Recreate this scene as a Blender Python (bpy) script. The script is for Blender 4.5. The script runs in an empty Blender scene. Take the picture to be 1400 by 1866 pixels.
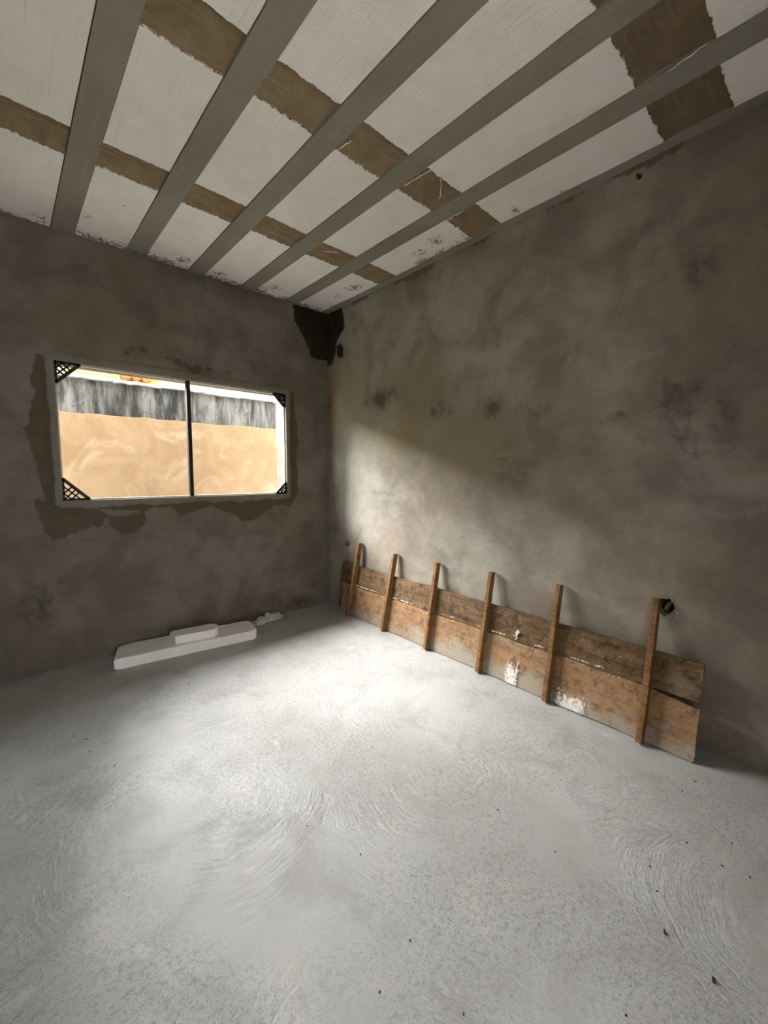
import bpy, bmesh, math, random
import numpy as np
from mathutils import Vector

random.seed(4)
SC = bpy.context.scene
COL = SC.collection

# ------------------------------------------------------------------ camera
F_PX, YAW, PITCH, ROLL = 757.38, 0.743996, -0.091955, 0.0034031
CAM = np.array([-2.38125, -3.39819, 1.29307])
H = 2.80                                    # ceiling height

def cam_basis():
    f = np.array([math.sin(YAW)*math.cos(PITCH), math.cos(YAW)*math.cos(PITCH), math.sin(PITCH)])
    r = np.array([math.cos(YAW), -math.sin(YAW), 0.0]); u = np.cross(r, f)
    return (math.cos(ROLL)*r + math.sin(ROLL)*u, -math.sin(ROLL)*r + math.cos(ROLL)*u, f)
CR, CU, CF = cam_basis()

def hit(px, axis, val):
    """photo pixel -> point on the plane coordinate[axis] == val"""
    d = (px[0]-700)/F_PX*CR - (px[1]-933)/F_PX*CU + CF
    t = (val - CAM[axis])/d[axis]
    return CAM + t*d

cd = bpy.data.cameras.new('camera'); cam = bpy.data.objects.new('camera', cd); COL.objects.link(cam)
cd.sensor_fit = 'HORIZONTAL'; cd.sensor_width = 36.0; cd.lens = 36.0*F_PX/1400.0
cd.clip_start = 0.02; cd.clip_end = 200
from mathutils import Matrix
cam.matrix_world = Matrix(((CR[0], CU[0], -CF[0], CAM[0]), (CR[1], CU[1], -CF[1], CAM[1]),
                           (CR[2], CU[2], -CF[2], CAM[2]), (0, 0, 0, 1)))
SC.camera = cam

# ------------------------------------------------------------------ light
w = bpy.data.worlds.new('overcast_sky'); SC.world = w; w.use_nodes = True
bg = w.node_tree.nodes['Background']
bg.inputs['Color'].default_value = (0.97, 0.99, 1.0, 1); bg.inputs['Strength'].default_value = 1.75

sd = bpy.data.lights.new('hazy_sun', 'SUN'); sun = bpy.data.objects.new('hazy_sun', sd); COL.objects.link(sun)
sd.energy = 10.0; sd.angle = math.radians(60); sd.color = (1.0, 0.98, 0.95)
SUN_DIR = Vector((0.50, -1.0, -0.64))        # the way the light travels
sun.rotation_euler = SUN_DIR.to_track_quat('-Z', 'Y').to_euler(); sun.location = (-1.5, 4, 6)

SC.view_settings.view_transform = 'Standard'; SC.view_settings.look = 'None'
SC.view_settings.gamma = 1.0; SC.view_settings.use_curve_mapping = False
SC.view_settings.exposure = 2.62
SC.cycles.max_bounces = 8; SC.cycles.diffuse_bounces = 5; SC.cycles.glossy_bounces = 2; SC.cycles.transmission_bounces = 2
SC.cycles.caustics_reflective = False; SC.cycles.caustics_refractive = False

# sampling guides for the daylight openings (they give off nothing themselves)
def portal(name, loc, rot, sx, sy):
    d = bpy.data.lights.new(name, 'AREA'); o = bpy.data.objects.new(name, d); COL.objects.link(o)
    d.shape = 'RECTANGLE'; d.size = sx; d.size_y = sy; o.location = loc; o.rotation_euler = rot
    d.cycles.is_portal = True
portal('window_portal', (-1.276, 0.2, 1.555), (-math.pi/2, 0, 0), 1.64, 0.90)
portal('added_doorway_portal', (-2.325, -4.06, 1.05), (math.pi/2, 0, 0), 0.65, 2.10)  # at the unseen doorway added for fill light

# ------------------------------------------------------------------ helpers
def setp(o, label=None, cat=None, group=None, kind=None):
    if label: o['label'] = label
    if cat: o['category'] = cat
    if group: o['group'] = group
    if kind: o['kind'] = kind
    return o

def mesh_obj(name, verts, faces, mat, parent=None, smooth=False):
    me = bpy.data.meshes.new(name); me.from_pydata([tuple(map(float, v)) for v in verts], [], [tuple(int(i) for i in f) for f in faces])
    if mat: me.materials.append(mat)
    if smooth: me.polygons.foreach_set('use_smooth', [True]*len(me.polygons))
    me.update()
    o = bpy.data.objects.new(name, me); COL.objects.link(o)
    if parent: o.parent = parent
    return o

def bm_obj(name, bm, mat, parent=None, smooth=False):
    bmesh.ops.recalc_face_normals(bm, faces=bm.faces)
    me = bpy.data.meshes.new(name); bm.to_mesh(me); bm.free()
    if mat: me.materials.append(mat)
    if smooth: me.polygons.foreach_set('use_smooth', [True]*len(me.polygons))
    o = bpy.data.objects.new(name, me); COL.objects.link(o)
    if parent: o.parent = parent
    return o

def add_box(bm, lo, hi):
    x0, y0, z0 = lo; x1, y1, z1 = hi
    v = [bm.verts.new(p) for p in ((x0,y0,z0),(x1,y0,z0),(x1,y1,z0),(x0,y1,z0),(x0,y0,z1),(x1,y0,z1),(x1,y1,z1),(x0,y1,z1))]
    for f in ((0,3,2,1),(4,5,6,7),(0,1,5,4),(1,2,6,5),(2,3,7,6),(3,0,4,7)): bm.faces.new([v[i] for i in f])
    return v

def box_obj(name, lo, hi, mat, parent=None, bevel=0.0):
    bm = bmesh.new(); add_box(bm, lo, hi)
    if bevel: bmesh.ops.bevel(bm, geom=list(bm.edges), offset=bevel, segments=1, affect='EDGES')
    return bm_obj(name, bm, mat, parent)

def empty(name, loc=(0, 0, 0), rz=0.0):
    o = bpy.data.objects.new(name, None); COL.objects.link(o); o.location = loc; o.rotation_euler = (0, 0, rz)
    o.empty_display_size = 0.1
    return o

_rs = np.random.RandomState(11); _tab = _rs.rand(256, 256)
def vnoise(x, y):
    xi = np.floor(x).astype(int); yi = np.floor(y).astype(int); fx = x-xi; fy = y-yi
    fx = fx*fx*(3-2*fx); fy = fy*fy*(3-2*fy)
    g = lambda a, b: _tab[a % 256, b % 256]
    return (g(xi,yi)*(1-fx)+g(xi+1,yi)*fx)*(1-fy) + (g(xi,yi+1)*(1-fx)+g(xi+1,yi+1)*fx)*fy
def fbm(x, y, oct=4):
    x = np.asarray(x, float); y = np.asarray(y, float)
    s = 0; a = .5; t = 0
    for k in range(oct):
        s = s + a*vnoise(x*2**k+17*k, y*2**k+31*k); t += a; a *= .5
    return s/t
def sstep(a, b, x):
    t = np.clip((x-a)/(b-a), 0, 1); return t*t*(3-2*t)
def poly_sd(px, py, poly):
    """signed distance to polygon, negative inside"""
    P = np.array(poly, float); n = len(P); d = np.full(px.shape, 1e9); ins = np.zeros(px.shape, bool)
    for i in range(n):
        a = P[i]; b = P[(i+1) % n]; e = b-a
        wx = px-a[0]; wy = py-a[1]; t = np.clip((wx*e[0]+wy*e[1])/(e@e+1e-12), 0, 1)
        d = np.minimum(d, np.hypot(wx-t*e[0], wy-t*e[1]))
        c = ((a[1] > py) != (b[1] > py)) & (px < (b[0]-a[0])*(py-a[1])/((b[1]-a[1]) if b[1] != a[1] else 1e-12)+a[0])
        ins ^= c
    return np.where(ins, -d, d)
def set_attr(o, name, vals):
    at = o.data.attributes.new(name, 'FLOAT', 'POINT'); at.data.foreach_set('value', np.asarray(vals, np.float32))

# ------------------------------------------------------------------ node helper
class NT:
    def __init__(s, name, rough=0.8, spec=0.3):
        s.m = bpy.data.materials.new(name); s.m.use_nodes = True; s.t = s.m.node_tree
        s.b = s.t.nodes['Principled BSDF']; s.b.inputs['Roughness'].default_value = rough
        s.b.inputs['Specular IOR Level'].default_value = spec
        s.tc = s.n('ShaderNodeTexCoord').outputs['Object']
    def n(s, t): return s.t.nodes.new(t)
    def link(s, a, b): s.t.links.new(a, b)
    def put(s, sock, v):
        if isinstance(v, bpy.types.NodeSocket): s.link(v, sock)
        elif isinstance(v, (tuple, list)) and len(v) == 3 and sock.type == 'RGBA': sock.default_value = (*v, 1)
        else: sock.default_value = v
    def vec(s, scale=(1,1,1), loc=(0,0,0), src=None):
        m = s.n('ShaderNodeMapping'); s.link(src or s.tc, m.inputs['Vector'])
        m.inputs['Scale'].default_value = scale; m.inputs['Location'].default_value = loc; return m.outputs[0]
    def noise(s, scale, detail=4, rough=.55, vec=None, dist=0.0, col=False):
        n = s.n('ShaderNodeTexNoise'); n.inputs['Scale'].default_value = scale; n.inputs['Detail'].default_value = detail
        n.inputs['Roughness'].default_value = rough; n.inputs['Distortion'].default_value = dist
        s.link(vec or s.tc, n.inputs['Vector']); return n.outputs['Color' if col else 'Fac']
    def voro(s, scale, vec=None, feature='F1', out='Distance', rnd=1.0):
        n = s.n('ShaderNodeTexVoronoi'); n.feature = feature; n.inputs['Scale'].default_value = scale
        n.inputs['Randomness'].default_value = rnd; s.link(vec or s.tc, n.inputs['Vector']); return n.outputs[out]
    def math(s, op, a, b=0.0, c=None, clamp=False):
        n = s.n('ShaderNodeMath'); n.operation = op; n.use_clamp = clamp; s.put(n.inputs[0], a); s.put(n.inputs[1], b)
        if c is not None: s.put(n.inputs[2], c)
        return n.outputs[0]
    def rng(s, v, a, b, lo=0.0, hi=1.0, smooth=True):
        n = s.n('ShaderNodeMapRange'); n.interpolation_type = 'SMOOTHSTEP' if smooth else 'LINEAR'
        s.put(n.inputs['Value'], v); n.inputs['From Min'].default_value = a; n.inputs['From Max'].default_value = b
        n.inputs['To Min'].default_value = lo; n.inputs['To Max'].default_value = hi; return n.outputs[0]
    def mix(s, f, a, b, mode='MIX'):
        n = s.n('ShaderNodeMix'); n.data_type = 'RGBA'; n.blend_type = mode
        s.put(n.inputs['Factor'], f); s.put(n.inputs[6], a); s.put(n.inputs[7], b); return n.outputs[2]
    def attr(s, name):
        n = s.n('ShaderNodeAttribute'); n.attribute_name = name; return n.outputs['Fac']
    def bump(s, h, strength, dist=0.01, prev=None):
        n = s.n('ShaderNodeBump'); n.inputs['Strength'].default_value = strength; n.inputs['Distance'].default_value = dist
        s.put(n.inputs['Height'], h)
        if prev is not None: s.link(prev, n.inputs['Normal'])
        return n.outputs[0]
    def done(s, color, normal=None, rough=None):
        s.put(s.b.inputs['Base Color'], color)
        if normal is not None: s.link(normal, s.b.inputs['Normal'])
        if rough is not None: s.put(s.b.inputs['Roughness'], rough)
        return s.m

def plaster(name, ax, base, warm, spec=.25):
    """trowelled cement render; attributes: damp, blot, rust, pale, olive, soak"""
    m = NT(name, .75, spec)
    dk = lambda k, c=base: tuple(v*k for v in c)
    mid = m.noise(3.0, 5, .62, dist=.35); fine = m.noise(45, 3, .7); med = m.noise(10, 4, .65, dist=.6)
    c = m.mix(m.rng(m.noise(1.1, 3, .6), .38, .62), base, warm)
    c = m.mix(m.rng(mid, .40, .66, 0, .75), c, dk(.66, warm))
    c = m.mix(m.rng(mid, .46, .32, 0, .35), c, dk(1.18))
    c = m.mix(m.rng(med, .52, .72, 0, .16), c, dk(1.3)); c = m.mix(m.rng(med, .46, .30, 0, .30), c, dk(.66))
    c = m.mix(m.rng(fine, .35, .75, 0, .30), c, dk(.6))
    c = m.mix(m.math('MULTIPLY', m.rng(m.voro(26), .035, .06, 1, 0), m.rng(mid, .5, .6)), c, dk(.35))
    c = m.mix(m.math('MULTIPLY', m.attr('olive'), m.rng(mid, .3, .62)), c, (base[0]*.90, base[1]*.84, base[2]*.50))
    c = m.mix(m.math('MULTIPLY', m.attr('pale'), .6), c, dk(1.15))
    bl = m.attr('blot')
    blot = m.math('ADD', bl, m.math('MULTIPLY', m.math('SUBTRACT', med, .5), 1.5))
    c = m.mix(m.math('MULTIPLY', m.rng(blot, .25, .95), m.rng(bl, .02, .3)), c, dk(.40, warm))
    da = m.attr('damp')
    damp = m.math('ADD', da, m.math('MULTIPLY', m.math('SUBTRACT', m.math('ADD', m.math('MULTIPLY', mid, .6), m.math('MULTIPLY', med, .4)), .5), 1.8))
    c = m.mix(m.math('MULTIPLY', m.math('MULTIPLY', m.rng(damp, .44, .56), m.rng(da, .02, .2)), .9), c, (base[0]*.40, base[1]*.34, base[2]*.22))
    soak = m.math('ADD', m.attr('soak'), m.math('MULTIPLY', m.math('SUBTRACT', med, .5), .35))
    c = m.mix(m.rng(soak, .42, .58), c, (.016, .013, .006))
    c = m.mix(m.math('MULTIPLY', m.attr('rust'), m.rng(med, .25, .7)), c, (.22, .085, .03))
    # arcs left by the trowel
    d = m.math('ADD', m.voro(2.1), m.math('MULTIPLY', med, .05))
    arc = m.math('MULTIPLY', m.rng(m.math('ABSOLUTE', m.math('SINE', m.math('MULTIPLY', d, 40))), 0, .22, 1, 0), m.rng(mid, .44, .56))
    c = m.mix(m.math('MULTIPLY', arc, .5), c, dk(.5))
    hgt = m.math('ADD', m.math('MULTIPLY', m.noise(4, 2), 3.0), m.math('ADD', m.math('MULTIPLY', m.noise(16, 2), .9), m.math('MULTIPLY', m.noise(60, 2), .30)))
    return m.done(c, m.bump(hgt, .45, .006), m.rng(med, .3, .7, .5, .78))

M = {}
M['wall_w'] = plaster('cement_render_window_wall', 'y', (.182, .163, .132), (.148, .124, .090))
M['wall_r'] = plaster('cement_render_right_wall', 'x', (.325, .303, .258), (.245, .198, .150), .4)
M['wall_b'] = plaster('cement_render_back', 'y', (.28, .26, .22), (.23, .20, .16))

def floor_mat():
    m = NT('cement_floor', .6, .4)
    mid = m.noise(4, 5, .65, dist=.6); fine = m.noise(60, 3, .75); grit = m.noise(170, 2, .7); big = m.noise(1.0, 4, .6, dist=.5)
    c = m.mix(m.rng(big, .36, .64), (.46, .465, .447), (.39, .392, .372))
    c = m.mix(m.rng(mid, .45, .68, 0, .7), c, (.33, .325, .30))
    c = m.mix(m.rng(mid, .44, .30, 0, .45), c, (.50, .47, .41))
    zone = m.rng(m.noise(1.5, 3, vec=m.vec((1, 1, 1), (5, 2, 0))), .38, .60, .15, 1)
    c = m.mix(m.math('MULTIPLY', m.rng(fine, .47, .66, 0, .75), zone), c, (.27, .268, .25))
    c = m.mix(m.math('MULTIPLY', m.rng(grit, .53, .68, 0, .8), zone), c, (.19, .188, .17))
    vm = m.vec((1, 1, 0))
    # hand-float arcs: fine broken scratches running round scattered centres
    vd = m.n('ShaderNodeTexVoronoi'); vd.inputs['Scale'].default_value = 1.35; m.link(vm, vd.inputs['Vector'])
    sub = m.n('ShaderNodeVectorMath'); sub.operation = 'SUBTRACT'; m.link(vm, sub.inputs[0]); m.link(vd.outputs['Position'], sub.inputs[1])
    sep = m.n('ShaderNodeSeparateXYZ'); m.link(sub.outputs[0], sep.inputs[0])
    an = m.math('ARCTAN2', sep.outputs['Y'], sep.outputs['X']); rad = m.math('ADD', vd.outputs['Distance'], m.math('MULTIPLY', mid, .10))
    cmb = m.n('ShaderNodeCombineXYZ'); m.link(m.math('MULTIPLY', an, 3.0), cmb.inputs['X']); m.link(m.math('MULTIPLY', rad, 75.0), cmb.inputs['Y']); m.link(vd.outputs['Distance'], cmb.inputs['Z'])
    arc = m.noise(1.0, 3, .65, vec=cmb.outputs[0])
    am = m.math('MULTIPLY', m.rng(m.noise(2.0, 2, vec=m.vec((1, 1, 0), (1, 7, 0))), .42, .60), m.rng(rad, .16, .30))
    arcs = m.math('MULTIPLY', m.math('SUBTRACT', arc, .5), am)
    c = m.mix(m.rng(arcs, .03, .20, 0, .45), c, (.25, .25, .23)); c = m.mix(m.rng(arcs, -.03, -.20, 0, .5), c, (.60, .61, .60))
    edge = m.math('MULTIPLY', m.rng(m.math('ABSOLUTE', m.math('SUBTRACT', rad, .40)), 0, .05, 1, 0), m.rng(big, .5, .6))
    c = m.mix(m.math('MULTIPLY', edge, .45), c, (.33, .32, .29))
    spk = m.math('MULTIPLY', m.rng(m.voro(22, vm), .03, .05, 1, 0), m.rng(mid, .5, .58))
    c = m.mix(m.math('MULTIPLY', spk, .8), c, (.14, .13, .11))
    hgt = m.math('ADD', m.math('MULTIPLY', fine, 1.0), m.math('ADD', m.math('MULTIPLY', grit, .5), m.math('MULTIPLY', arcs, 2.6)))
    return m.done(c, m.bump(hgt, .55, .004), m.rng(mid, .3, .7, .40, .60))
M['floor'] = floor_mat()

def foam_mat(name, ceil=True):
    m = NT(name, .85, .2)
    bead = m.voro(170); bl = m.noise(7, 4)
    st = m.noise(1.0, 4, .6, vec=m.vec((90, 2.2, 40)))
    c = m.mix(m.rng(bl, .35, .7), (.93, .91, .875), (.88, .855, .81))
    c = m.mix(m.rng(st, .55, .75, 0, .45), c, (.70, .67, .62))
    c = m.mix(m.math('MULTIPLY', m.rng(m.voro(34), .04, .07, 1, 0), m.rng(m.noise(6), .56, .66)), c, (.25, .22, .18))
    if ceil:
        sm = m.math('ADD', m.attr('smear'), m.math('MULTIPLY', m.math('SUBTRACT', m.noise(48, 5, .8), .5), 3.4))
        c = m.mix(m.math('MULTIPLY', m.rng(sm, .60, .80), m.rng(m.attr('smear'), .03, .2)), c, (.20, .18, .145))
        rag = m.math('ADD', m.attr('rag'), m.math('MULTIPLY', m.math('SUBTRACT', m.noise(60, 4, .7), .5), 1.6))
        c = m.mix(m.math('MULTIPLY', m.rng(rag, .8, 1.1), m.rng(m.attr('rag'), .05, .2)), c, (.20, .15, .09))
    return m.done(c, m.bump(m.math('ADD', bead, m.math('MULTIPLY', st, 1.3)), .5, .004))
M['foam_c'] = foam_mat('ceiling_foam'); M['foam_f'] = foam_mat('foam_offcut', False)

def joist_mat():
    m = NT('precast_concrete', .8, .2)
    a = m.noise(3, 5, .6); b = m.noise(60, 4, .7); st = m.noise(1, 4, vec=m.vec((40, 2, 40)))
    c = m.mix(m.rng(a, .3, .7), (.30, .28, .235), (.25, .23, .185))
    c = m.mix(m.rng(st, .5, .75, 0, .4), c, (.36, .34, .29)); c = m.mix(m.rng(b, .5, .8, 0, .35), c, (.17, .155, .12))
    sm = m.math('ADD', m.attr('smear'), m.math('MULTIPLY', m.math('SUBTRACT', m.noise(26, 5, .7), .5), 1.4))
    c = m.mix(m.math('MULTIPLY', m.rng(sm, .7, 1.1), m.rng(m.attr('smear'), .03, .2)), c, (.09, .08, .055))
    return m.done(c, m.bump(b, .3, .003))
M['joist'] = joist_mat()

def infill_mat(name, c0, c1, c2):
    m = NT(name, .9, .15)
    a = m.noise(5, 6, .7, dist=.7); st = m.noise(1, 5, .65, vec=m.vec((4, 60, 40))); b = m.noise(50, 4, .7)
    c = m.mix(m.rng(a, .3, .7), c0, c1); c = m.mix(m.rng(st, .5, .72, 0, .6), c, c2)
    c = m.mix(m.rng(b, .55, .8, 0, .5), c, tuple(v*.45 for v in c0))
    c = m.mix(m.rng(m.voro(40), .03, .05, 1, 0), c, tuple(v*.4 for v in c0))
    return m.done(c, m.bump(m.math('ADD', b, m.math('MULTIPLY', a, 1.5)), .6, .008))
M['infill'] = infill_mat('earthy_concrete_rib', (.31, .24, .145), (.21, .15, .083), (.40, .325, .215))
M['infill_d'] = infill_mat('dark_earthy_concrete_rib', (.21, .158, .098), (.16, .118, .072), (.26, .20, .135))

def wood_mat(name, c0, c1, c2, grain=1.0, film=0.0, worn=.5):
    m = NT(name, .7, .25)
    g = m.noise(1.0, 6, .65, vec=m.vec((60, 2.2, 60)), dist=.6); k = m.noise(1.0, 4, .6, vec=m.vec((14, 3.5, 14)), dist=1.2)
    f = m.noise(70, 4, .7)
    c = m.mix(m.rng(k, .3, .7), c0, c1); c = m.mix(m.rng(g, .46, .70, 0, .8*grain), c, c2)
    kn = m.voro(1.0, m.vec((5, 2.6, 5)))
    c = m.mix(m.rng(kn, .05, .16, .75, 0), c, tuple(v*.55 for v in c2))
    c = m.mix(m.rng(m.noise(6, 5, .7, dist=.5), .50, .70, 0, worn), c, tuple(v*.42 for v in c0))
    c = m.mix(m.rng(f, .45, .8, 0, .5), c, tuple(v*.5 for v in c2))
    gr = m.noise(17, 5, .75, dist=.4); c = m.mix(m.rng(gr, .50, .64, 0, worn), c, tuple(v*.5 for v in c2)); c = m.mix(m.rng(gr, .44, .34, 0, worn*.6), c, tuple(min(1, v*1.5) for v in c1))
    if film:
        fl = m.math('ADD', m.attr('film'), m.math('MULTIPLY', m.math('SUBTRACT', m.noise(11, 6, .7, dist=.8), .5), 2.6))
        c = m.mix(m.math('MULTIPLY', m.rng(fl, .3, 1.0), film), c, (.31, .285, .235))
    sp = m.attr('splat')
    c = m.mix(m.rng(m.math('ADD', sp, m.math('MULTIPLY', m.math('SUBTRACT', m.noise(55, 4, .7), .5), 1.9)), .46, .60), c, (.66, .62, .56))
    dots = m.math('MULTIPLY', m.rng(m.voro(38), .10, .16, 1, 0), m.rng(m.attr('dots'), .2, .6))
    c = m.mix(dots, c, (.55, .50, .43))
    return m.done(c, m.bump(m.math('ADD', f, g), .45, .004))
M['wood_up'] = wood_mat('weathered_dark_board', (.115, .062, .026), (.175, .105, .048), (.04, .021, .008), 1.0, .22, .8)
M['wood_lo'] = wood_mat('cement_stained_board', (.34, .205, .105), (.27, .155, .075), (.14, .075, .032), .7, .75, .6)
M['wood_st'] = wood_mat('stud_timber', (.27, .145, .055), (.20, .10, .036), (.08, .036, .012), .8, 0, .4)

def simple(name, col, var=.25, scale=12, rough=.7, bump=.2, spec=.3, metal=0):
    m = NT(name, rough, spec); n = m.noise(scale, 5, .6)
    m.b.inputs['Metallic'].default_value = metal
    return m.done(m.mix(m.rng(n, .3, .7), tuple(min(1, v*(1+var)) for v in col), tuple(v*(1-var) for v in col)), m.bump(n, bump, .004))
M['black'] = simple('black_plastic', (.012, .012, .012), .2, 40, .5)
M['mullion'] = simple('dark_bronze_metal', (.012, .009, .007), .2, 30, .5, .05)
M['alu'] = simple('dusty_aluminium', (.42, .40, .36), .15, 40, .5, .05)
M['outer'] = simple('pale_exterior_render', (.70, .69, .66), .10, 6, .85)
M['hole'] = simple('dark_rough_brown', (.05, .035, .022), .5, 60, .95, .6)  # very dark brown for the hole backs and fittings
M['conduit'] = simple('dusty_brown_conduit', (.20, .125, .075), .4, 40, .6)
M['crumb'] = simple('broken_plaster', (.42, .40, .36), .3, 60, .9, .6)
M['film'] = simple('milky_plastic_film', (.80, .79, .75), .08, 30, .35, .2, .5)
M['ground'] = simple('pale_yard_cement', (.60, .58, .54), .15, 3, .9)
M['yellow'] = simple('pale_yellow_paint', (.50, .40, .15), .10, 4, .85)
M['tile'] = simple('orange_clay_tile', (.42, .15, .05), .3, 20, .8)
M['chip'] = simple('dark_wood_chip', (.03, .024, .018), .4, 60, .8)
M['coping'] = simple('limewashed_coping', (.27, .265, .255), .4, 14, .85)

def tan_mat():
    m = NT('tan_painted_render', .85, .15)
    a = m.noise(2.2, 6, .65, dist=.7); b = m.noise(50, 4, .7)
    c = m.mix(m.rng(a, .35, .68), (.205, .136, .074), (.255, .178, .106))
    c = m.mix(m.rng(m.noise(1.6, 5, .6, dist=1.2), .52, .66, 0, .6), c, (.32, .25, .17))
    c = m.mix(m.rng(m.noise(5, 6, .7), .55, .72, 0, .5), c, (.17, .115, .062))
    c = m.mix(m.math('MULTIPLY', m.rng(m.voro(14), .05, .09, 1, 0), m.rng(m.noise(4), .5, .6)), c, (.13, .085, .05))
    return m.done(c, m.bump(b, .3, .004))
M['tan'] = tan_mat()
def moss_mat():
    m = NT('mould_blackened_render', .9, .1)
    st = m.noise(1.0, 6, .7, vec=m.vec((7, 7, 1.2)), dist=.4); b = m.noise(9, 7, .75, dist=.5); f = m.noise(45, 5, .75)
    c = m.mix(m.rng(st, .36, .66), (.024, .025, .023), (.165, .162, .148))
    c = m.mix(m.rng(b, .52, .72, 0, .8), c, (.03, .031, .028)); c = m.mix(m.rng(f, .62, .76, 0, .6), c, (.26, .25, .22))
    return m.done(c, m.bump(f, .5, .01))
M['moss'] = moss_mat()

# ------------------------------------------------------------------ room shell
XL, YB = -2.80, -4.00                       # left wall, back wall (behind the camera)
WX0, WX1, WZ0, WZ1 = -2.092, -0.460, 1.109, 2.000
WT = 0.18

def lines(a, b, step, extra=()):
    v = list(np.linspace(a, b, max(2, int(round((b-a)/step))+1))) + list(extra)
    v = sorted(v); out = [v[0]]
    for k in v[1:]:
        if k-out[-1] > 1e-4: out.append(k)
    return np.array(out)

def blobs(P, Q, lst, plane):
    """soft blotches at photo pixels: (px, py, rx_px, ry_px, weight)"""
    f = np.zeros(P.shape)
    for (a, b, rx, ry, wt) in lst:
        if plane == 'w': c = hit((a, b), 1, 0.0); e = hit((a+rx, b), 1, 0.0); g = hit((a, b+ry), 1, 0.0); k = 0
        elif plane == 'r': c = hit((a, b), 0, 0.0); e = hit((a+rx, b), 0, 0.0); g = hit((a, b+ry), 0, 0.0); k = 1
        r1 = abs(e[k]-c[k])+1e-3; r2 = abs(g[2]-c[2])+1e-3
        f = np.maximum(f, wt*np.exp(-(((P-c[k])/r1)**2+((Q-c[2])/r2)**2)*.9))
    return f
def to_plane(poly, plane):
    return [((hit(p, 1, 0.0)[0], hit(p, 1, 0.0)[2]) if plane == 'w' else (hit(p, 0, 0.0)[1], hit(p, 0, 0.0)[2])) for p in poly]

# wall with the window
gx = lines(XL, 0.0, .016, (WX0, WX1)); gz = lines(0.0, H, .016, (WZ0, WZ1))
PX, PZ = np.meshgrid(gx, gz, indexing='ij'); nx, nz = PX.shape
dxo = np.maximum(np.maximum(WX0-PX, PX-WX1), 0); dzo = np.maximum(np.maximum(WZ0-PZ, PZ-WZ1), 0); dw = np.hypot(dxo, dzo)
und = (fbm(PX*3, PZ*3, 4)-.5)*.012
und = und*sstep(0, .10, dw)*sstep(0, .05, -PX)*sstep(0, .05, PZ)*sstep(0, .04, H-PZ)
lip = -.006*(1-sstep(.045, .06, dw+ (fbm(PX*9, PZ*9)-.5)*.03))         # smoothed plaster border round the opening
PY = -np.abs(und) + lip
verts = np.stack([PX, PY, PZ], -1).reshape(-1, 3).tolist(); faces = []
idx = lambda i, j: i*nz+j
for i in range(nx-1):
    for j in range(nz-1):
        cx = (gx[i]+gx[i+1])/2; cz = (gz[j]+gz[j+1])/2
        if WX0 < cx < WX1 and WZ0 < cz < WZ1: continue
        faces.append((idx(i,j), idx(i+1,j), idx(i+1,j+1), idx(i,j+1)))
wall_w = None
n0 = len(verts)
# reveals and the outer face
ii0 = int(np.argmin(abs(gx-WX0))); ii1 = int(np.argmin(abs(gx-WX1))); jj0 = int(np.argmin(abs(gz-WZ0))); jj1 = int(np.argmin(abs(gz-WZ1)))
def strip(ids):
    base = len(verts)
    for k in ids: v = verts[k]; verts.append([v[0], WT, v[2]])
    for a in range(len(ids)-1): faces.append((ids[a], ids[a+1], base+a+1, base+a))
strip([idx(i, jj0) for i in range(ii0, ii1+1)]); strip([idx(i, jj1) for i in range(ii1, ii0-1, -1)])
strip([idx(ii0, j) for j in range(jj1, jj0-1, -1)]); strip([idx(ii1, j) for j in range(jj0, jj1+1)])
X0o, X1o = XL-.2, 0.4
for (a, b, c, d) in ((X0o, WX0, -.1, H+.3), (WX1, X1o, -.1, H+.3), (WX0, WX1, -.1, WZ0), (WX0, WX1, WZ1, H+.3)):
    q = len(verts); verts += [[a, WT, c], [b, WT, c], [b, WT, d], [a, WT, d]]; faces.append((q+3, q+2, q+1, q))
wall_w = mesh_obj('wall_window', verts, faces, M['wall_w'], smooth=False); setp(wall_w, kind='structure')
nt = len(verts)
def pad(f): 
    a = np.zeros(nt); a[:n0] = f.reshape(-1); return a
STAINS = [([(62,640),(92,650),(92,700),(106,860),(112,915),(100,918),(85,905),(70,880),(74,850),(58,820),(50,780),(62,740),(52,700),(58,660)], 1.0),
          ([(60,905),(112,925),(150,925),(180,925),(200,935),(185,960),(140,965),(120,978),(95,982),(75,960),(60,930)], 1.0),
          ([(195,940),(262,935),(265,955),(240,968),(215,970),(198,955)], 1.0),
          ([(115,920),(300,917),(420,912),(525,906),(528,918),(500,922),(470,945),(440,948),(420,930),(380,925),(330,937),(310,925),(200,932)], 1.0),
          ([(526,715),(536,718),(540,760),(545,790),(538,830),(546,860),(540,900),(530,925),(525,920),(524,860)], 1.0),
          ([(130,640),(180,622),(240,620),(300,640),(420,668),(520,700),(520,706),(340,682),(200,655)], .47)]
ring = np.zeros_like(PX); wob = (fbm(PX*9+7, PZ*9+3, 4)-.5)
for poly, wt in STAINS:
    ring = np.maximum(ring, wt*np.clip(.5-(poly_sd(PX, PZ, to_plane(poly, 'w'))+wob*.05)*11, 0, 1))
ring = ring*sstep(.02, .05, dw)
set_attr(wall_w, 'damp', pad(np.clip(ring, 0, 1)))
soak_w = -poly_sd(PX, PZ, to_plane([(533, 545), (537, 585), (546, 600), (560, 628), (566, 648), (578, 655), (599, 657), (612, 657), (612, 545)], 'w'))
set_attr(wall_w, 'soak', pad(np.clip(.5+soak_w*12, 0, 1)))
set_attr(wall_w, 'rust', pad(np.zeros_like(PX)))
set_attr(wall_w, 'olive', pad(np.zeros_like(PX)))
set_attr(wall_w, 'pale', pad(np.clip(1-dw/.055, 0, 1)))
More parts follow.
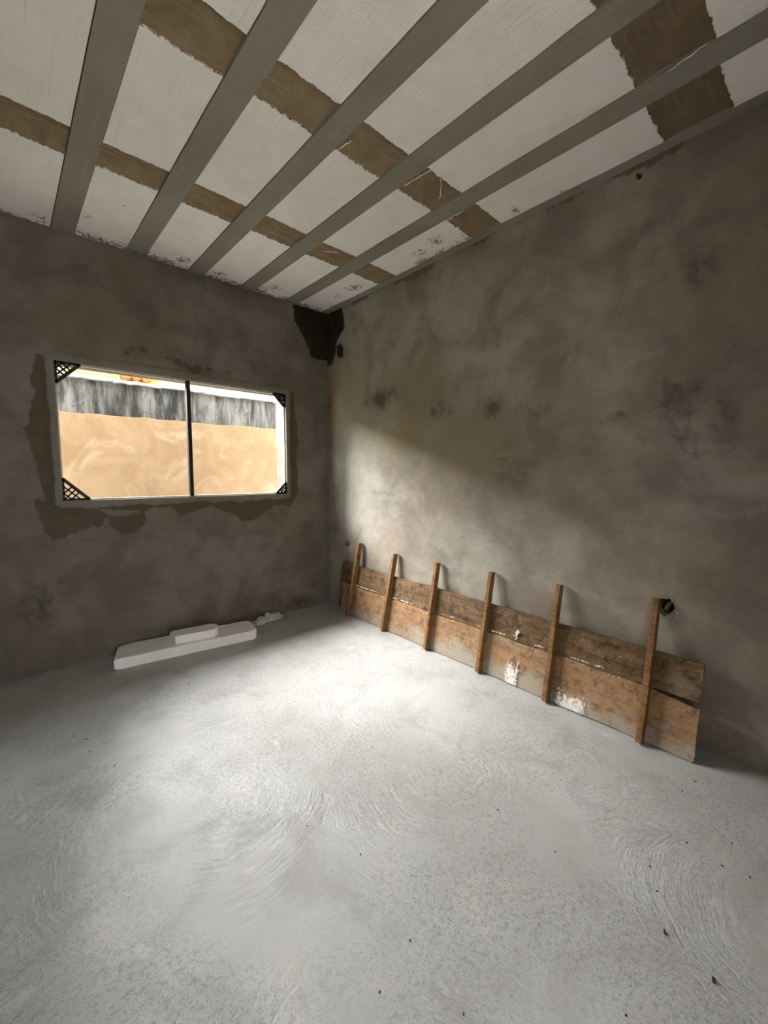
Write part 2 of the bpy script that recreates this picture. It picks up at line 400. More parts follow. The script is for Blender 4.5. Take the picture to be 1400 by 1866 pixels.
set_attr(wall_w, 'blot', pad(blobs(PX, PZ, [(70,1105,40,45,.75),(110,1075,25,25,.5),(150,1030,30,20,.35),(470,1120,60,10,.5),(540,1095,40,12,.7),(350,1000,30,20,.3),(30,560,60,50,.35),(250,560,60,30,.3),(100,1180,50,15,.35),(570,690,15,60,.3)], 'w')))

# right wall
hole_c = hit((1212, 1105), 0, 0.0); hole_s = hit((634, 990), 0, 0.0); hook_c = hit((1165, 322), 0, 0.0)
gy = lines(YB, 0.0, .018, tuple(np.linspace(hole_c[1]-.07, hole_c[1]+.07, 48)) + tuple(np.linspace(hole_s[1]-.06, hole_s[1]+.06, 25)) + tuple(np.linspace(hook_c[1]-.03, hook_c[1]+.03, 13)))
gz = lines(0.0, H, .018, tuple(np.linspace(hole_c[2]-.07, hole_c[2]+.07, 48)) + tuple(np.linspace(hook_c[2]-.03, hook_c[2]+.03, 13)))
QY, QZ = np.meshgrid(gy, gz, indexing='ij'); ny, nz2 = QY.shape
und = np.abs(fbm(QY*3+40, QZ*3+9, 4)-.5)*.008*sstep(0, .06, -QY)*sstep(0, .05, QZ)*sstep(0, .05, H-QZ)
ridge = (fbm(QY*14, QZ*2+50, 3))*.008*(1-sstep(.0, .07, H-QZ))                                  # rough lump of mortar under the slab
QX = -und - ridge
dh = np.hypot(QY-hole_c[1], (QZ-hole_c[2])*.9) + (fbm(QY*60, QZ*60, 3)-.5)*.022
QX = QX + .075*(1-sstep(.030, .038, dh)) - .006*np.exp(-((dh-.046)/.007)**2)
ds = np.hypot((QY-hole_s[1])*.55, QZ-hole_s[2]); QX = QX + .03*(1-sstep(.012, .02, ds))
dk = np.hypot(QY-hook_c[1], QZ-hook_c[2]); QX = QX + .04*(1-sstep(.009, .013, dk))
vr = np.stack([QX, QY, QZ], -1).reshape(-1, 3)
fr = [(i*nz2+j, i*nz2+j+1, (i+1)*nz2+j+1, (i+1)*nz2+j) for i in range(ny-1) for j in range(nz2-1)]
q = len(vr); vr = np.vstack([vr, [[.2, YB-.2, -.1], [.2, .2, -.1], [.2, .2, H+.3], [.2, YB-.2, H+.3]]]); fr.append((q, q+1, q+2, q+3))
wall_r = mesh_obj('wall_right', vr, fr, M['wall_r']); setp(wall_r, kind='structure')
padr = lambda f: np.concatenate([f.reshape(-1), np.zeros(4)])
set_attr(wall_r, 'damp', padr(.55*(1-sstep(.01, .09, H-QZ))*fbm(QY*5, QZ*5)*1.6 + blobs(QY, QZ, [(668,620,20,60,.3)], 'r')))
sk = -poly_sd(QY, QZ, to_plane([(590,560),(621,556),(627,575),(629,598),(622,606),(613,625),(611,648),(607,664),(598,668),(590,668)], 'r'))
sk2 = -poly_sd(QY, QZ, to_plane([(614,630),(622,624),(627,636),(626,652),(617,655),(613,645)], 'r'))
set_attr(wall_r, 'soak', padr(np.clip(np.maximum(.5+sk*9, .45+sk2*9), 0, 1)))
set_attr(wall_r, 'rust', padr(blobs(QY, QZ, [(602,730,10,45,1.0),(606,700,14,25,.5)], 'r')))
set_attr(wall_r, 'olive', padr(blobs(QY, QZ, [(720,790,90,45,.9),(640,690,30,60,.7),(760,700,60,40,.5),(620,760,25,40,.6),(860,820,80,50,.5)], 'r')))
set_attr(wall_r, 'pale', padr(blobs(QY, QZ, [(1130,690,35,18,.7),(650,860,45,50,.8),(1060,960,60,60,.3)], 'r')))  # blob beside the corner paints the window light's bright spot into the colour
set_attr(wall_r, 'blot', padr(blobs(QY, QZ, [(690,728,38,26,.75),(802,748,26,22,.65),(898,742,18,22,.8),(985,748,28,18,.6),(1125,762,40,16,.7),(1240,730,70,60,.7),(1240,800,50,60,.6),(935,845,60,50,.5),(870,900,50,60,.4),(760,640,30,80,.35),(1180,800,40,30,.4),(1280,480,50,60,.6),(1200,420,80,60,.4),(1320,760,60,90,.5),(1010,800,30,20,.3),(1340,640,80,80,.4),(645,660,20,40,.4)], 'r')))
# what sits in the holes of the right wall
bm = bmesh.new()
pts = [Vector((.05, hole_c[1]+.004, hole_c[2]-.030)), Vector((.02, hole_c[1]-.004, hole_c[2]-.012)), Vector((.012, hole_c[1]-.012, hole_c[2]+.012)), Vector((.05, hole_c[1]-.02, hole_c[2]+.022))]
def add_tube(bm, pts, r, seg=8, cap=True):
    rings = []
    for i, p in enumerate(pts):
        a = pts[max(0, i-1)]; b = pts[min(len(pts)-1, i+1)]; t = (b-a).normalized()
        u = t.cross(Vector((.31, .2, .93))).normalized(); v = t.cross(u)
        rr = r[i] if isinstance(r, (list, tuple)) else r
        rings.append([bm.verts.new(p+rr*(math.cos(2*math.pi*k/seg)*u+math.sin(2*math.pi*k/seg)*v)) for k in range(seg)])
    for i in range(len(rings)-1):
        for k in range(seg): bm.faces.new((rings[i][k], rings[i][(k+1) % seg], rings[i+1][(k+1) % seg], rings[i+1][k]))
    if cap: bm.faces.new(rings[0][::-1]); bm.faces.new(rings[-1])
add_tube(bm, pts, [.009, .0105, .010, .009], 10)
bm_obj('conduit', bm, M['conduit'], wall_r, True)
bm = bmesh.new()
bx_ = [(-.035,-.030),(-.012,-.041),(.012,-.040),(.030,-.030)]
def rough_disc(bm, c, r, depth, seg=16, seed=0):
    rs = np.random.RandomState(seed); a = [bm.verts.new((depth, c[1]+math.cos(2*math.pi*k/seg)*r*(.85+.3*rs.rand()), c[2]+math.sin(2*math.pi*k/seg)*r*(.85+.3*rs.rand()))) for k in range(seg)]
    bm.faces.new(a)
rough_disc(bm, hole_c, .040, .062); bm_obj('socket_cavity', bm, M['hole'], wall_r)  # dark brown disc set just before the recess floor
bm = bmesh.new(); rs = np.random.RandomState(5)
for k in range(9):
    p = Vector((-.004, hole_c[1]-.045-.016*rs.rand(), hole_c[2]-.02+.03*(rs.rand()-.5)-.004*k*.5)); s_ = .004+.006*rs.rand()
    m4 = Matrix.Translation(p) @ Matrix.Rotation(rs.rand()*3, 4, 'X') @ Matrix.Diagonal((s_*.8, s_*1.4, s_, 1))
    bmesh.ops.create_icosphere(bm, subdivisions=1, radius=1, matrix=m4)
bm_obj('broken_plaster_edge', bm, M['crumb'], wall_r)
bm = bmesh.new(); rough_disc(bm, hook_c, .013, .03, 10, 3); bm_obj('pipe_cavity', bm, M['hole'], wall_r)
bm = bmesh.new(); add_tube(bm, [Vector((.03, hook_c[1], hook_c[2])), Vector((-.008, hook_c[1]+.002, hook_c[2]+.002)), Vector((-.010, hook_c[1]+.008, hook_c[2]+.012))], .0045, 6)
bm_obj('conduit_stub', bm, M['hole'], wall_r, True)
bm = bmesh.new(); add_tube(bm, [Vector((-.004, hole_s[1]+.032*math.cos(a), hole_s[2]+.024*math.sin(a))) for a in np.linspace(0, 2*math.pi, 5)], .0035, 6)
bm_obj('box_rim', bm, M['hole'], wall_r)

# back and left walls (behind and beside the camera); unseen doorway added behind it, sized for fill light
bm = bmesh.new(); DX0, DX1, DZ = -2.65, -2.00, 2.10
add_box(bm, (XL-.2, YB-.15, -.1), (DX0, YB, H+.1)); add_box(bm, (DX1, YB-.15, -.1), (.2, YB, H+.1)); add_box(bm, (DX0, YB-.15, DZ), (DX1, YB, H+.1))
setp(bm_obj('wall_back', bm, M['wall_b']), kind='structure')
setp(box_obj('wall_left', (XL-.2, YB, -.1), (XL, .0, H+.1), M['wall_b']), kind='structure')
# floor
fx = lines(XL, .0, .05); fy = lines(YB, 0.0, .05); FX, FY = np.meshgrid(fx, fy, indexing='ij')
FZ = (fbm(FX*1.6, FY*1.6, 3)-.5)*.006*sstep(0, .1, -FX)*sstep(0, .1, -FY) ; FZ = -np.abs(FZ)
fv = np.stack([FX, FY, FZ], -1).reshape(-1, 3); nyf = len(fy)
ff = [(i*nyf+j, (i+1)*nyf+j, (i+1)*nyf+j+1, i*nyf+j+1) for i in range(len(fx)-1) for j in range(nyf-1)]
q = len(fv); fv = np.vstack([fv, [[XL, YB-.15, -.12], [.1, YB-.15, -.12], [.1, .1, -.12], [XL, .1, -.12]]]); ff.append((q+3, q+2, q+1, q))
setp(mesh_obj('floor', fv, ff, M['floor'], smooth=True), kind='structure')

# ------------------------------------------------------------------ ceiling: joists, foam blocks, ribs
PITCH_J, JW = .4015, .114
joist_x = [-.4555+.0 - k*PITCH_J for k in range(6)]        # left edge of each joist
ceiling = box_obj('ceiling', (XL-.2, YB-.2, H+.075), (.2, WT, H+.28), M['infill']); setp(ceiling, kind='structure')
def smear_field(X, Y, seed):
    wallw = 1-sstep(.01, .16, -Y + (fbm(X*7+seed, Y*7)-.5)*.16)
    wallr = (1-sstep(.055, .15, -X + (fbm(X*5+3, Y*4+seed)-.5)*.16))*(fbm(Y*1.7+9, X*0+2, 2) > .47)
    f = np.maximum(wallw*.85, wallr*.7)
    for (a, b, ra, rb, wt) in SPOTS:
        c = hit((a, b), 2, H); e = hit((a+ra, b), 2, H); g = hit((a, b+rb), 2, H)
        f = np.maximum(f, .8*wt*np.exp(-(((X-c[0])/(abs(e[0]-c[0])*1.5+.01))**2+((Y-c[1])/(abs(g[1]-c[1])*1.5+.01))**2)))
    return f
SPOTS = [(795,440,16,10,.95),(765,462,14,9,.8),(645,525,14,8,.9),(615,540,10,6,.7),(335,475,12,6,.9),(400,500,14,6,.95),(940,385,12,8,.9),(1025,352,18,10,.8),(175,436,18,6,.8),(70,396,18,5,.7),(500,525,12,6,.8),(160,395,5,3,.9),(224,376,3,4,.7),(1190,268,10,6,.6)]
def slab_piece(name, x0, x1, y0, y1, z, th, mat, rag=0.0, seed=0, step=.012, parent=ceiling, gap=0.0, wob=0.0):
    """underside as a fine grid, sides closed upwards"""
    gx_ = lines(x0, x1, step*1.3); gy_ = lines(y0, y1, step); X, Y = np.meshgrid(gx_, gy_, indexing='ij'); a, b = X.shape
    t = (Y-y0)/(y1-y0)
    off0 = (fbm(X*38+seed, X*0+seed*3, 4)-.5)*2*rag; off1 = (fbm(X*38+seed+50, X*0+seed*3+9, 4)-.5)*2*rag
    tilt = (np.random.RandomState(seed).rand()-.5)*rag*1.6*(X-(x0+x1)/2)/(x1-x0)
    Y2 = Y + (off0+tilt)*(1-t)**12 + (off1+tilt)*t**12
    Z = z + (fbm(X*6+seed, Y*6, 3)-.5)*wob
    V = np.stack([X, Y2, Z], -1).reshape(-1, 3).tolist(); Fc = [(i*b+j, i*b+j+1, (i+1)*b+j+1, (i+1)*b+j) for i in range(a-1) for j in range(b-1)]
    loop = [i*b for i in range(a)] + [(a-1)*b+j for j in range(1, b)] + [i*b+b-1 for i in range(a-2, -1, -1)] + [j for j in range(b-2, 0, -1)]
    base = len(V)
    for k in loop: V.append([V[k][0], V[k][1], z+th])
    L = len(loop)
    for k in range(L): Fc.append((loop[k], loop[(k+1) % L], base+(k+1) % L, base+k))
    Fc.append(tuple(range(base, base+L)))
    o = mesh_obj(name, V, Fc, mat, parent)
    sm = smear_field(X, Y, seed).reshape(-1)
    set_attr(o, 'smear', np.concatenate([sm, np.zeros(L)]))
    if rag:
        r_ = np.maximum(1-sstep(0, .02, Y-y0), 1-sstep(0, .02, y1-Y)).reshape(-1)
        set_attr(o, 'rag', np.concatenate([r_, np.ones(L)*.3]))
    return o

for k, x in enumerate(joist_x):
    slab_piece('joist', x, x+JW, YB-.02, -.0005, H-.004, .079, M['joist'], 0, k+3, .05)
slab_piece('joist', -.062, .01, YB-.02, -.0005, H-.001, .076, M['joist'], 0, 31, .04, wob=.012)   # mortar strip along the right wall

strips = [(-1.010, -.810), (-1.912, -1.702), (-3.000, -2.762)]
rows = [(-.810, -.001), (-1.702, -1.010), (-2.762, -1.912), (YB-.01, -3.000)]
bays = [(-.4555+JW, -.060)] + [(joist_x[k+1]+JW, joist_x[k]) for k in range(5)] + [(XL, joist_x[5])]
JIT = {(0,0):(0,.004),(1,0):(.006,.0)}
for bi, (bx0, bx1) in enumerate(bays):
    for ri, (ry0, ry1) in enumerate(rows):
        sd_ = 7*bi+13*ri+2
        rr = np.random.RandomState(sd_+100)
        e0 = ry0 + (rr.rand()-.5)*.014; e1 = ry1 + ((rr.rand()-.5)*.014 if ri else 0)
        slab_piece('foam_block', bx0+.0035, bx1-.0035, e0, e1, H+.002, .07, M['foam_c'], .007, sd_, .011, wob=.004)
    for si, (sy0, sy1) in enumerate(strips):
        # earthy concrete rib cast in the gap between two blocks: trough with sloping, ragged sides
        rr = np.random.RandomState(bi*5+si); n = 16
        xs = np.linspace(bx0, bx1, n); prof = [(sy0-.012, H+.005), (sy0+.012, H+.012), (sy0+.035, H+.015), ((sy0+sy1)/2, H+.016), (sy1-.055-.02*rr.rand(), H+.0155), (sy1-.018, H+.010), (sy1+.012, H+.005), (sy1+.012, H+.07), (sy0-.012, H+.07)]
        V = []; Fc = []; m_ = len(prof)
        for a, x in enumerate(xs):
            for (yy, zz) in prof:
                e = (rr.rand()-.5)*(.010 if zz < H+.06 else 0)
                V.append((x, yy+e*.8, zz+e*.35 if zz < H+.06 else zz))
        for a in range(n-1):
            for b in range(m_): Fc.append((a*m_+b, a*m_+(b+1) % m_, (a+1)*m_+(b+1) % m_, (a+1)*m_+b))
        Fc.append(tuple(range(m_))); Fc.append(tuple(range((n-1)*m_, n*m_))[::-1])
        mesh_obj('rib', V, Fc, M['infill_d'] if si == 2 else M['infill'], ceiling)
# white foam slivers left hanging in the joints
for (a, b) in (((588,458),(617,461)), ((612,275),(640,258)), ((735,340),(785,312)), ((803,326),(803,362)), ((1200,143),(1290,80)), ((810,404),(845,384))):
    p = Vector(hit(a, 2, H-.004)); q_ = Vector(hit(b, 2, H-.004)); bm = bmesh.new()
    rr = random.Random(a[0]); n = 6
    add_tube(bm, [p.lerp(q_, k/n)+Vector((rr.uniform(-.004,.004), rr.uniform(-.004,.004), .002)) for k in range(n+1)], [.0012+rr.random()*.0022 for k in range(n+1)], 5)
    bm_obj('foam_sliver', bm, M['foam_f'], ceiling)

# ------------------------------------------------------------------ window
win = empty('window_1', ((WX0+WX1)/2, .03, WZ0)); setp(win, 'bare window opening with dark central bar and black lattice corner braces', kind='structure')
def wpart(name, bm, mat):
    o = bm_obj(name, bm, mat); o.parent = win; o.matrix_parent_inverse = Matrix.Translation(-win.location); return o
FY0, FY1, FW = .018, .045, .010
for lo, hi in (((WX0, FY0, WZ0), (WX0+FW, FY1, WZ1)), ((WX1-FW, FY0, WZ0), (WX1, FY1, WZ1)), ((WX0+FW, FY0, WZ0), (WX1-FW, FY1, WZ0+FW)), ((WX0+FW, FY0, WZ1-FW), (WX1-FW, FY1, WZ1))):
    bm = bmesh.new(); add_box(bm, lo, hi); wpart('frame_rail', bm, M['alu'])
bm = bmesh.new(); mx = -1.284; add_box(bm, (mx-.012, .015, WZ0+.002), (mx+.016, .05, WZ1-.002)); wpart('mullion', bm, M['mullion'])
def brace(cx, cz, sx, sz, leg):
    bm = bmesh.new(); y0, y1 = .004, .020
    def bar(p, q, wdt):
        p = Vector((p[0], 0, p[1])); q = Vector((q[0], 0, q[1])); t = (q-p).normalized(); nrm = Vector((-t.z, 0, t.x))*wdt/2
        vs = []
        for yy in (y0, y1):
            for c in (p-nrm, p+nrm, q+nrm, q-nrm): vs.append(bm.verts.new((cx+sx*c.x, yy, cz+sz*c.z)))
        for f in ((0,1,2,3),(4,7,6,5),(0,4,5,1),(1,5,6,2),(2,6,7,3),(3,7,4,0)): bm.faces.new([vs[i] for i in f])
    L = leg; e = .006
    bar((0, e), (L, e), .017); bar((e, 0), (e, L), .017); bar((L-.006, .006), (.006, L-.006), .021)
    for f in (.36, .66): bar((L*f, .004), (.004, L*f), .009)
    bar((.0, .0), (L*.5, L*.5), .009); bar((L*.27, .0), (L*.62, L*.38), .009); bar((0, L*.27), (L*.38, L*.62), .009)
    wpart('corner_brace', bm, M['black'])
brace(WX0, WZ1, 1, -1, .140); brace(WX1, WZ1, -1, -1, .115); brace(WX0, WZ0, 1, 1, .150); brace(WX1, WZ0, -1, 1, .105)

# ------------------------------------------------------------------ formwork panel leaning on the right wall
panel = empty('formwork_panel', (-.13, -1.66, 0)); setp(panel, 'long weathered wooden formwork panel with six upright studs leaning against right wall', 'formwork panel')
U0, U1 = -.27, -3.05
def PP(y, v, wv):
    t = (y-U0)/(U1-U0); x = -.088 + t*(-.170+.088); a = math.radians(6.5+7.0*t)
    return Vector((x + v*math.sin(a) - wv*math.cos(a), y, v*math.cos(a) + wv*math.sin(a)))
def keep(o): o.parent = panel; o.matrix_parent_inverse = Matrix.Translation(-panel.location); return o
def board(name, v0f, v1f, y0, y1, th, mat, seed, attrs):
    ys = lines(min(y0, y1), max(y0, y1), .011); n = len(ys); m_ = 26; V = []; Y = np.zeros((n, m_)); VV = np.zeros((n, m_))
    fields = {k: np.zeros((n, m_)) for k in ('splat', 'film', 'dots')}
    for i, y in enumerate(ys):
        e0 = v0f(y)+(fbm(np.array(y*9+seed), np.array(seed*1.), 3)-.5)*.006; e1 = v1f(y)+(fbm(np.array(y*9+seed+40), np.array(seed*2.), 3)-.5)*.010
        for j in range(m_):
            Y[i, j] = y; VV[i, j] = e0+(e1-e0)*j/(m_-1)
    endw = (fbm(VV*25+seed, VV*0+seed, 3)-.5)*.012; Yd = Y.copy(); Yd[0] += endw[0]; Yd[-1] += endw[-1]
    attrs(Y, VV, fields)
    rel = (fbm(Y*2.5+seed, VV*40, 3)-.5)*.003 + sstep(.35, .6, fields['splat'])*(.004+.006*fbm(Y*70, VV*70, 3))
    top = [PP(Yd[i, j], VV[i, j], rel[i, j]) for i in range(n) for j in range(m_)]
    bot = [PP(Yd[i, j], VV[i, j], -th) for i in range(n) for j in (0, m_-1)]
    V = top+bot; B = n*m_
    Fc = [(i*m_+j, i*m_+j+1, (i+1)*m_+j+1, (i+1)*m_+j) for i in range(n-1) for j in range(m_-1)]
    for i in range(n-1):
        Fc.append((i*m_, (i+1)*m_, B+2*(i+1), B+2*i)); Fc.append(((i+1)*m_+m_-1, i*m_+m_-1, B+2*i+1, B+2*(i+1)+1)); Fc.append((B+2*i, B+2*(i+1), B+2*(i+1)+1, B+2*i+1))
    Fc.append(tuple([j for j in range(m_)][::-1]+[B, B+1])); Fc.append(tuple([(n-1)*m_+j for j in range(m_)]+[B+2*(n-1)+1, B+2*(n-1)]))
    o = mesh_obj(name, V, Fc, mat); keep(o)
    for k, f in fields.items(): set_attr(o, k, np.concatenate([f.reshape(-1), np.zeros(len(bot))]))
    return o
def gb(Y, V, y, v, ry, rv): return np.exp(-(((Y-y)/ry)**2+((V-v)/rv)**2))
def at_lo(Y, V, f):
    f['film'][:] = np.clip(1.15-V/.16 + .5*(fbm(Y*2.2, V*3+4, 3)-.5), 0, 1)*.9 + .25*(fbm(Y*1.2+5, V*0+3, 2) > .5)
    n = fbm(Y*50, V*14, 3)
    drip = lambda y, w, top: np.clip(1-abs((Y-y)/w)**2, 0, 1)**.5*sstep(top+.05, top-.05, V+ (n-.5)*.14)
    f['splat'][:] = np.maximum(drip(-2.125, .055, .130)*.74, drip(-2.49, .11, .080)*.74)
    f['splat'][:] = np.maximum(f['splat'], .50*np.exp(-((V-.262)/.010)**2)*sstep(.50, .62, fbm(Y*7+3, V*0, 3)))
    f['dots'][:] = .35*gb(Y, V, -2.1, .2, .3, .1)
def at_up(Y, V, f):
    f['film'][:] = .3+.3*(fbm(Y*1.5, V*4, 3)-.5) + .9*gb(Y, V, -2.98, .31, .06, .05)
    n = fbm(Y*50+9, V*50, 3)
    f['splat'][:] = np.maximum(.55*np.exp(-((V-.282)/.010)**2)*sstep(.50, .62, fbm(Y*7+21, V*0+5, 3)), gb(Y, V, -2.125, .31, .025, .04)*.62)
    f['dots'][:] = .55*gb(Y, V, -2.65, .37, .22, .07) + .5*gb(Y, V, -2.93, .40, .06, .05)+.2*gb(Y, V, -1.0, .36, .6, .05)
seam = lambda y: .272 - .010*(y-U0)/(U1-U0)
lo_top = lambda y: seam(y) - .026*float(sstep(2.84, 3.05, -y))
board('lower_board', lambda y: .006, lo_top, U0-.03, U1, .022, M['wood_lo'], 3, at_lo)
board('upper_board', lambda y: seam(y)+.004+.004*float(sstep(2.84, 3.05, -y)), lambda y: .462-.020*(y-U0)/(U1-U0), U0, U1+.003, .022, M['wood_up'], 8, at_up)
stud_bot = [-.462, -.943, -1.430, -1.897, -2.360, -2.842]; stud_top = [-.530, -.985, -1.437, -1.900, -2.354, -2.838]
stud_len = [.668, .640, .640, .655, .662, .695]
for k in range(6):
    n = 22; V = []; Fc = []; wd_, dp = (.030, .046)
    rr = np.random.RandomState(k+60)
    for i in range(n+1):
        t = i/n; yc = stud_bot[k]+(stud_top[k]-stud_bot[k])*t; v = .004+t*stud_len[k]
        bow = (fbm(np.array(t*3+k*7), np.array(k*1.), 3)-.5)*.006; nick = -.006*math.exp(-((t-.66-.05*rr.rand()*0)/.018)**2)
        d_ = dp*(1-.10*t)+nick; w_ = wd_*(1-.06*t)
        for (a, b) in ((-.5, .002), (-.5, .85), (-.38, 1), (.38, 1), (.5, .85), (.5, .002)):
            V.append(PP(yc+bow+a*w_, v, b*d_))
    m_ = 6
    for i in range(n):
        for j in range(m_): Fc.append((i*m_+j, i*m_+(j+1) % m_, (i+1)*m_+(j+1) % m_, (i+1)*m_+j))
    Fc.append(tuple(range(m_))[::-1]); Fc.append(tuple(range(n*m_, n*m_+m_)))
    bmt = bmesh.new(); vv = [bmt.verts.new(p) for p in V]
    for f in Fc: bmt.faces.new([vv[i] for i in f])
    st = keep(bm_obj('stud', bmt, M['wood_st']))
    for nm in ('splat', 'film', 'dots'): set_attr(st, nm, np.zeros(len(V)))

# ------------------------------------------------------------------ foam offcuts and plastic on the floor
def lump(name, outline, z0, z1, mat, bevel, seed, label, cat, drop=None):
    c = np.mean(np.array(outline), 0); bm = bmesh.new()
    n = len(outline); sub = []
    for i in range(n):
        a = np.array(outline[i]); b = np.array(outline[(i+1) % n]); L = np.linalg.norm(b-a); k = max(1, int(L/.03))
        for j in range(k): sub.append(a+(b-a)*j/k)
    lo = [bm.verts.new((p[0]-c[0], p[1]-c[1], 0)) for p in sub]; hi = [bm.verts.new((p[0]-c[0], p[1]-c[1], z1-z0)) for p in sub]
    bm.faces.new(lo[::-1]); bm.faces.new(hi)
    for i in range(len(sub)): bm.faces.new((lo[i], lo[(i+1) % len(sub)], hi[(i+1) % len(sub)], hi[i]))
    ed = [e for e in bm.edges if abs(e.verts[0].co.z-e.verts[1].co.z) < 1e-6]
    bmesh.ops.bevel(bm, geom=ed, offset=bevel, segments=3, affect='EDGES')
    for v in bm.verts:
        a = float(fbm(np.array((v.co.x+seed)*30), np.array((v.co.y+v.co.z*1.7)*30), 3))-.5
        v.co.x += a*.006; v.co.y += a*.007
        if v.co.z > .01: v.co.z += a*.004
    o = bm_obj(name, bm, mat, None, False); o.location = (c[0], c[1], z0)
    return setp(o, label, cat)
lump('foam_slab', [(-1.905, -.272), (-.985, -.402), (-.968, -.385), (-.925, -.165), (-.955, -.150), (-1.77, -.032), (-1.84, -.045)], 0.0, .072, M['foam_f'], .009, 1,
     'long white foam slab lying on the floor along the window wall', 'foam slab')
lump('foam_offcut', [(-1.530, -.275), (-1.268, -.330), (-1.238, -.305), (-1.210, -.215), (-1.232, -.188), (-1.518, -.142), (-1.536, -.160)], 0.0735, .130, M['foam_f'], .006, 3,
     'short white foam offcut lying on top of the long foam slab', 'foam offcut')
# crumpled plastic film
rs = np.random.RandomState(9); bm = bmesh.new(); NX, NY = 30, 16
c0 = np.array([-.72, -.082]); ux = np.array([.99, .14]); uy = np.array([-.14, .99]); grid = {}
for i in range(NX):
    for j in range(NY):
        s = (i/(NX-1)-.5)*2; t = (j/(NY-1)-.5)*2
        hw = .068*(1-.55*s*s)*(1+.25*math.sin(5*s)); x = s*.155; y = t*hw + .014*math.sin(4*s+1)
        h_ = float(fbm(np.array(s*3.2+4), np.array(t*2.4+7), 4)); rid = abs(h_-.5)*2
        z = .004 + max(0, 1-abs(t)**2.2)*max(0, 1-abs(s)**3)*(.03+.085*rid)
        p = c0+ux*x+uy*y; grid[i, j] = bm.verts.new((p[0]+.70, min(p[1], -.012)+.085, z))
for i in range(NX-1):
    for j in range(NY-1): bm.faces.new((grid[i,j], grid[i+1,j], grid[i+1,j+1], grid[i,j+1]))
bmesh.ops.solidify(bm, geom=list(bm.faces), thickness=.002)
o = bm_obj('crumpled_film', bm, M['film'], None, True); o.location = (-.70, -.085, .001)
setp(o, 'crumpled whitish plastic film lying by the right end of the foam slab', 'plastic film')

# small debris on the floor
def chip(px, L, Wd, Ht, rz, label, group=None, seed=0):
    p = hit(px, 2, 0.0); bm = bmesh.new(); rr = random.Random(seed)
    ring = [(math.cos(a)*L/2*(.75+.4*rr.random()), math.sin(a)*Wd/2*(.75+.4*rr.random())) for a in [k*math.pi/4 for k in range(8)]]
    lo = [bm.verts.new((x, y, 0)) for x, y in ring]; hi = [bm.verts.new((x*.7, y*.7, Ht*(.6+.5*rr.random()))) for x, y in ring]
    bm.faces.new(lo[::-1]); bm.faces.new(hi)
    for k in range(8): bm.faces.new((lo[k], lo[(k+1) % 8], hi[(k+1) % 8], hi[k]))
    o = bm_obj('debris_chip', bm, M['chip']); o.location = (p[0], p[1], -.0005); o.rotation_euler = (0, 0, rz)
    setp(o, label, 'debris', group)
chip((1302, 1787), .020, .011, .006, .3, 'largest dark wood chip on the floor, near the bottom right corner', seed=1)
chip((1212, 1699), .018, .008, .005, .5, 'dark wood chip on the bare floor, second largest, above the biggest chip', seed=2)
G = 'tiny dark crumbs scattered over the floor'
for k, q_ in enumerate([(1367,1598),(1244,1441),(1268,1424),(1185,1579),(1334,1537),(1317,1578),(1252,1536),(802,1405),(657,1557),(135,1342),(157,1347),(164,1370),(209,1395),(560,1505),(692,1808),(748,1714),(907,1476),(1198,1624),(845,1848),(1012,1552),(345,1246),(1141,1850)]):
    chip(q_, .008, .005, .003, k*.9, 'tiny dark crumb lying loose on the cement floor', G, 10+k)

# ------------------------------------------------------------------ outside the window
YN = 1.75                                   # face of the boundary wall
bw = empty('boundary_wall', (-.6, YN+.08, -.1)); setp(bw, 'tan painted boundary wall with blackened upper band seen through the window', 'wall')
def bpart(o): o.parent = bw; o.matrix_parent_inverse = Matrix.Translation(-bw.location); return o
NL, NR = -6.0, 5.0
xs = lines(NL, NR, .05); V = []
for x in xs:
    zt = 1.885 + float(fbm(np.array(x*6), np.array(3.), 4)-.5)*.03
    V += [(x, YN-.018, -.1), (x, YN-.018, zt-.008), (x, YN-.008, zt), (x, YN+.05, zt+.002)]
Fc = [(i*4+j, (i+1)*4+j, (i+1)*4+j+1, i*4+j+1) for i in range(len(xs)-1) for j in range(3)]
bpart(mesh_obj('tan_face', V, Fc, M['tan']))
bpart(box_obj('blackened_band', (NL, YN, -.1), (NR, YN+.16, 2.238), M['moss']))
x = NL; rr = random.Random(3); k = 0
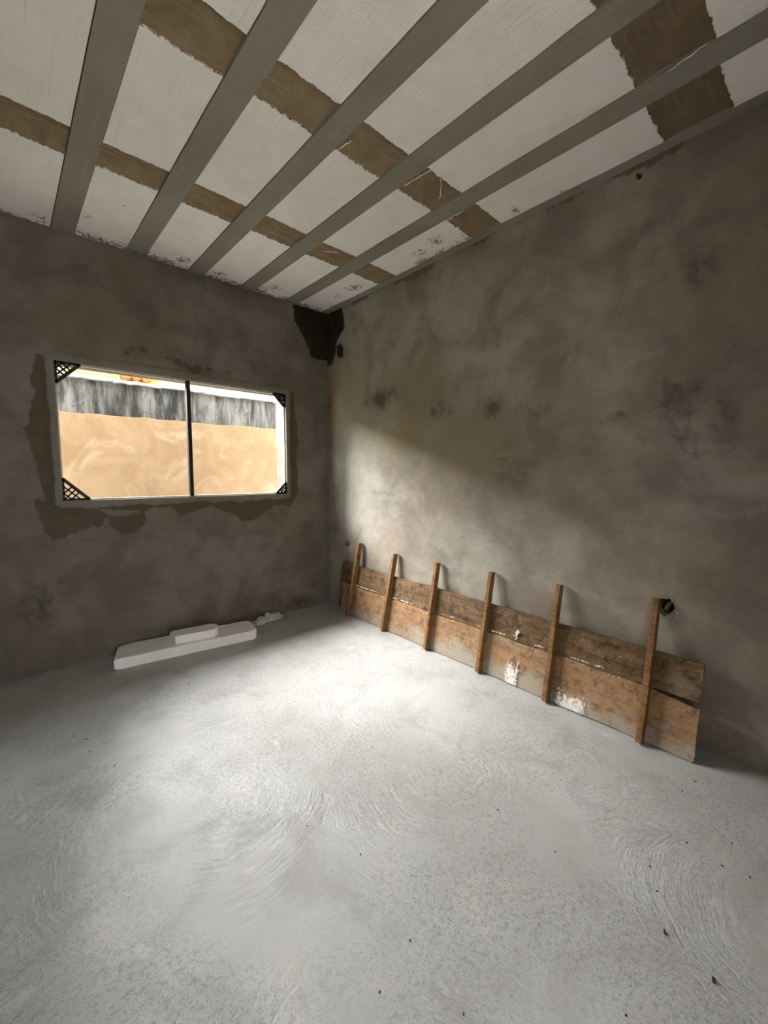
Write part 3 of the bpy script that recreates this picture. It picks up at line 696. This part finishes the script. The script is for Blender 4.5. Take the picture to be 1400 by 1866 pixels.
while x < NR:
    L = .40+rr.random()*.10; bm = bmesh.new(); dz = rr.uniform(-.008, .008)
    n = 7; prof = [(YN-.055, 2.225), (YN-.055, 2.245), (YN+.08, 2.275), (YN+.215, 2.245), (YN+.215, 2.225)]
    rings = []
    for i in range(n):
        t = i/(n-1); sag = rr.uniform(-.006, .006)
        rings.append([bm.verts.new((x+.004+(L-.008)*t, yy+sag*.5, zz+dz+sag+(.008 if zz > 2.23 else 0)*(1-t))) for yy, zz in prof])
    for i in range(n-1):
        for j in range(5): bm.faces.new((rings[i][j], rings[i][(j+1) % 5], rings[i+1][(j+1) % 5], rings[i+1][j]))
    bm.faces.new(rings[0][::-1]); bm.faces.new(rings[-1])
    bpart(bm_obj('coping_tile', bm, M['coping'])); x += L
nh = empty('neighbour_house', (-3.2, 4.2, -.1)); setp(nh, 'pale yellow house with clay roof tiles rising behind the boundary wall', 'house')
def hpart(o): o.parent = nh; o.matrix_parent_inverse = Matrix.Translation(-nh.location); return o
hpart(box_obj('wall', (-7.0, 3.25, -.1), (-.62, 7.0, 2.95), M['yellow']))
bm = bmesh.new(); rv = [bm.verts.new(p) for p in ((-7.2, 2.95, 2.86), (-.35, 2.95, 2.86), (-.35, 5.1, 3.7), (-7.2, 5.1, 3.7), (-7.2, 2.95, 2.93), (-.35, 2.95, 2.93), (-.35, 5.1, 3.77), (-7.2, 5.1, 3.77))]
for f in ((0,3,2,1),(4,5,6,7),(0,1,5,4),(1,2,6,5),(2,3,7,6),(3,0,4,7)): bm.faces.new([rv[i] for i in f])
hpart(bm_obj('roof', bm, M['tile']))
for kx in (-1.10, -.98, -.86):                                          # loose tile ends on the ledge
    bm = bmesh.new(); add_tube(bm, [Vector((kx, 3.16, 2.55)), Vector((kx+.14, 3.20, 2.64))], .05, 10); hpart(bm_obj('roof_tile', bm, M['tile'], None, True))
hpart(box_obj('ledge', (-7.0, 3.08, 2.44), (-.5, 3.25, 2.50), M['yellow']))

setp(box_obj('ground', (-30, -30, -.25), (30, 30, -.12), M['ground']), kind='structure')
setp(box_obj('trim_1', (XL-.4, WT, H+.02), (1.2, WT+.62, H+.12), M['outer']), kind='structure')     # eave over the window
